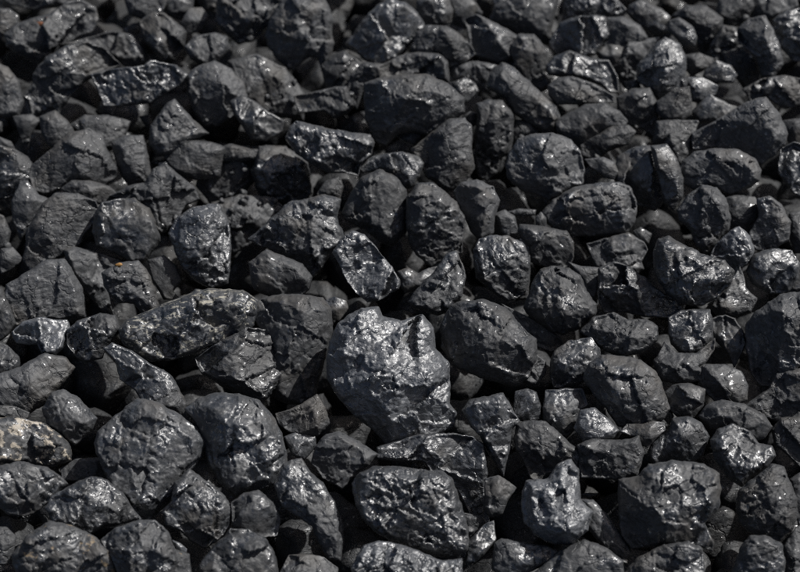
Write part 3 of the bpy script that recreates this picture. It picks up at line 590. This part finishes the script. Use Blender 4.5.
2|.45||dark four-sided lump above right of the cream-flecked lump|43,409 52,393 63,390 79,398 86,407 96,418 89,432 75,444 65,438 49,426|52,398,0.8 70,400,0.9 82,421,1 52,421,0.7
3|.45||huge block with a black left face and a lit speckled right face, lower left|100,432 115,418 136,400 154,402 182,418 200,430 205,442 200,456 189,470 186,480 168,502 150,517 136,512 126,500 112,484 102,460 96,444|102,438,0.5 135,446,0.95 147,484,0.95 149,508,0.7 154,410,0.8 196,442,0.75 172,477,0.9 119,477,0.45
3|.75||very large shiny dome-fronted lump right of the huge black-sided block|187,410 200,400 217,394 238,395 259,402 273,418 280,433 285,452 287,470 273,484 252,493 234,494 220,480 210,463 206,446 200,428|200,407,0.8 238,402,0.9 266,424,0.9 224,449,1 273,466,0.7 245,466,0.95
2|.5||rounded lump with reddish left tip under the huge black-sided block|163,512 172,502 175,484 189,470 203,480 224,496 231,508 229,526 217,540 205,547 192,540 182,530 168,526|
2|.5||ball-like lump with a glint, below the very large dome-fronted one|231,503 245,493 259,491 275,503 280,519 276,535 259,536 245,530 233,526|
2|.6||glossy lump at the bottom edge beneath the ball-like lump with a glint|201,564 214,547 231,530 248,530 266,540 275,558 278,578 203,586|
3|.5||blurred dark lump at the left edge right below the cream-flecked one|0,466 18,462 46,468 59,477 66,484 54,495 42,507 26,516 10,514 -4,502 -7,477|
0|.3||dim lump between the cream-flecked lump and the huge black-sided block|63,468 77,460 98,459 105,468 107,480 91,480 77,479 65,479|
3|.8||wrinkled glossy lump with a bright patch on its lower middle, lower left|54,496 70,486 91,477 105,480 121,493 131,507 140,519 126,522 105,526 91,533 77,530 56,522 47,508|
4|.5||rounded blurred lump at the bottom edge under the wrinkled glossy lump|102,540 119,528 140,521 154,521 168,533 172,547 178,561 168,582 126,582 112,558|
3|.95||small whitish shiny chip beside the rounded blurred lump at the bottom|172,540 180,543 187,549 186,554 177,550|
4|.4|G|broad blurred lump with ochre flecks near the lower left corner|14,554 28,536 49,522 70,526 91,536 108,550 114,568 112,586 21,586|31,540,0.8 49,530,0.8 70,550,0.7 98,547,0.9 52,578,0.9
2|.4||bluish lump cut by the left edge near the bottom corner|-7,526 7,528 16,536 14,550 7,563 -7,564|
0|.3||thin flat lump lying on the back of the cream-flecked lump|-4,405 14,407 26,412 24,418 -4,416|
2|.4|G|lump with rusty brown crust at the bottom edge|168,547 189,554 192,582 172,586 161,568|
-2|.3||large dim lump in the shadow just below the tall smooth domed lump|232,64 258,58 283,70 302,95 298,116 270,112 246,100|
-2|.3||dim lump in the shadow between the tall domed lump and the crinkled glossy one|322,62 345,54 366,68 374,92 352,100 330,90|
-1|.2||dim lump sunk behind the sloping ribbed lump, under the large hollowed one|590,246 612,240 634,250 640,268 622,282 600,276|
'''
rows = [l for l in TABLE.strip().split('\n') if l.strip()]
LUMPS = []
for i, l in enumerate(rows):
    lv, gl, fl, lab, pp, ii = l.split('|')
    pts = [tuple(map(float, p.split(','))) for p in pp.split()]
    inn = [tuple(map(float, p.split(','))) for p in ii.split()]
    if 'yellowish streaks' in lab: fl = 'S'
    LUMPS.append(build_lump(i, int(lv), float(gl), fl, lab, pts, inn))

# ---------------------------------------------------------------- small things on the heap
def chip(name, px, py, z, size, mat, label, cat, flat=0.35, seed=1, n=9):
    rnd = random.Random(seed); C, depth = ray_to_plane(px, py, z); m = depth / FPX
    ring = [(math.cos(a) * size * rnd.uniform(.55, 1.1), math.sin(a) * size * 0.55 * rnd.uniform(.6, 1.1)) for a in [k * 6.2832 / n for k in range(n)]]
    vs = []
    for hz, sc in ((-flat, 0.7), (0, 1.0), (flat, 0.6)):
        for x, y in ring: vs.append((CX * x * sc + CY * y * sc + CZ * (hz * size * 0.5 + x * 0.2)) * m)
    vs.append(CZ * flat * size * 0.75 * m); vs.append(-CZ * flat * size * 0.7 * m)
    F = []
    for r in range(2):
        for k in range(n):
            a, b = r * n + k, r * n + (k + 1) % n
            F += [(a, b, b + n), (a, b + n, a + n)]
    for k in range(n): F += [(2 * n + k, 2 * n + (k + 1) % n, 3 * n), ((k + 1) % n, k, 3 * n + 1)]
    o = link(name, [tuple(v) for v in vs], F, mat, False); o.location = C
    o['label'] = label; o['category'] = cat
    return o
ORANGE = plain('orange_chip_material', (0.32, 0.17, 0.05))
DG = bpy.context.evaluated_depsgraph_get()
def on_heap(px, py):
    """height of the point of the heap seen at a place of the photograph"""
    d = (CX * ((px - W0 / 2) / FPX) + CY * (-(py - H0 / 2) / FPX) - CZ).normalized()
    bpy.context.view_layer.update()
    hit, p, nrm, _, ob, _ = S.ray_cast(bpy.context.evaluated_depsgraph_get(), CL, d)
    return p + CZ * 0.0012
o = chip('wood_chip', 119, 265, 0, 4.2, ORANGE, 'small orange sliver lying on top of the bent lump', 'chip', 0.3, 5)
o.location = on_heap(119, 265)
RUST = plain('rust_crust', (0.15, 0.055, 0.022), 0.9)
o = chip('rust_crumb', 40, 24, 0, 6, RUST, 'patch of orange-brown rust crumb on the long knobbly lump at the top', 'crumb', 0.18, 8)
o.location = on_heap(40, 24) - CZ * 0.001
WHITE = plain('white_crumb', (0.55, 0.55, 0.53), 0.45)
for (px, py, sz, lb, sd) in ((624, 561, 5.0, 'white crumb at the bottom edge below the pale comma-shaped lump', 3),):
    o = chip('white_crumb', px, py, 0, sz, WHITE, lb, 'crumb', 0.8, sd); o.location = on_heap(px, py)

# ---------------------------------------------------------------- coal under and round the traced lumps
def rubble_mesh(name, spots, mat, label, seg=20, rings=12, tone=0.95, smooth=True):
    th = np.linspace(0, 2 * math.pi, seg, endpoint=False); ph = np.linspace(0, math.pi, rings + 1)[1:-1]
    U = np.array([[math.sin(p) * math.cos(t), math.sin(p) * math.sin(t), math.cos(p)] for p in ph for t in th] + [[0, 0, 1], [0, 0, -1]])
    nr = len(ph); F = []
    for r in range(nr - 1):
        for k in range(seg):
            a, b = r * seg + k, r * seg + (k + 1) % seg
            F += [(a, b + seg, b), (a, a + seg, b + seg)]
    for k in range(seg):
        F += [(k, (k + 1) % seg, nr * seg), ((nr - 1) * seg + (k + 1) % seg, (nr - 1) * seg + k, nr * seg + 1)]
    F = np.array(F); V = []; FF = []
    for i, (x, y, z, s) in enumerate(spots):
        rg = np.random.RandomState(i + 77)
        p = U.copy(); p[:, 0] *= rg.uniform(.8, 1.25); p[:, 1] *= rg.uniform(.75, 1.1); p[:, 2] *= rg.uniform(.6, .9)
        for _ in range(20):                      # cleave with planes
            n = rg.normal(size=3); n /= np.linalg.norm(n); d = rg.uniform(.48, .74)
            e = p @ n - d; p -= np.outer(np.maximum(e, 0), n)
        p *= (1 + 0.10 * vnoise(p * 2.2 + i * 9.1, i) + 0.07 * vnoise(p * 5 + i * 3.3, i))[:, None]
        q = rg.normal(size=(3, 3)); q, _ = np.linalg.qr(q)
        p = p @ q.T * s + np.array((x, y, z))
        V.append(p); FF.append(F + i * len(U))
    o = link(name, np.concatenate(V), np.concatenate(FF), mat, smooth)
    o['kind'] = 'stuff'; o['label'] = label; o['gloss'] = 0.3; o['tone'] = tone
    return o
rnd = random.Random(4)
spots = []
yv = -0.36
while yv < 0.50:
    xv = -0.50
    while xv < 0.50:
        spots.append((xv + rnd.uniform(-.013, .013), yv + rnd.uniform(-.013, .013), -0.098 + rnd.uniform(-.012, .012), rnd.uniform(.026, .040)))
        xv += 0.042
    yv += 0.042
rubble_mesh('coal_rubble', spots, MAT[''], 'smaller coal lying in the dark gaps under the top layer of lumps', 22, 15, 0.5, False)  # low tone puts the shade of the deep gaps into the coal's colour
spots = []
tries = 0
def inframe(x, y):
    p = Vector((x, y, 0)) - CL; dp = -p.dot(CZ)
    return abs(p.dot(CX) / dp * FPX) < W0 / 2 + 22 and abs(p.dot(CY) / dp * FPX) < H0 / 2 + 24
while len(spots) < 620 and tries < 20000:
    tries += 1
    x, y = rnd.uniform(-.75, .75), rnd.uniform(-.62, .85)
    s = rnd.uniform(.018, .034)
    if inframe(x, y): continue
    if any((x - a) ** 2 + (y - b) ** 2 < (0.78 * (s + t)) ** 2 for a, b, _, t in spots): continue
    spots.append((x, y, rnd.uniform(-.016, .002), s))
rubble_mesh('coal_rubble', spots, MAT[''], 'the rest of the coal heap beyond the edges of the picture', 26, 17, 0.95, False)
# small chips caught in the crevices
spots = []; tries = 0
bpy.context.view_layer.update(); dg = bpy.context.evaluated_depsgraph_get()
while len(spots) < 180 and tries < 6000:
    tries += 1
    px, py = rnd.uniform(5, 795), rnd.uniform(5, 567)
    d = (CX * ((px - W0 / 2) / FPX) + CY * (-(py - H0 / 2) / FPX) - CZ).normalized()
    hit, p, nrm, _, ob, _ = S.ray_cast(dg, CL, d)
    if hit and p.z < -0.006 and p.z > -0.022 and not any((p.x - a) ** 2 + (p.y - b) ** 2 < 0.010 ** 2 for a, b, _, _ in spots) and nrm.z > 0.35 and ob.name.startswith('coal_lump'):
        s_ = rnd.uniform(.0022, .0052); q = p + nrm * s_ * 0.4; spots.append((q.x, q.y, q.z, s_))
rubble_mesh('coal_chips', spots, MAT[''], 'small chips of coal caught in the crevices between the lumps', 12, 8, 1.0, False)
# ground of coal dust, toned down to paint shade into the gaps
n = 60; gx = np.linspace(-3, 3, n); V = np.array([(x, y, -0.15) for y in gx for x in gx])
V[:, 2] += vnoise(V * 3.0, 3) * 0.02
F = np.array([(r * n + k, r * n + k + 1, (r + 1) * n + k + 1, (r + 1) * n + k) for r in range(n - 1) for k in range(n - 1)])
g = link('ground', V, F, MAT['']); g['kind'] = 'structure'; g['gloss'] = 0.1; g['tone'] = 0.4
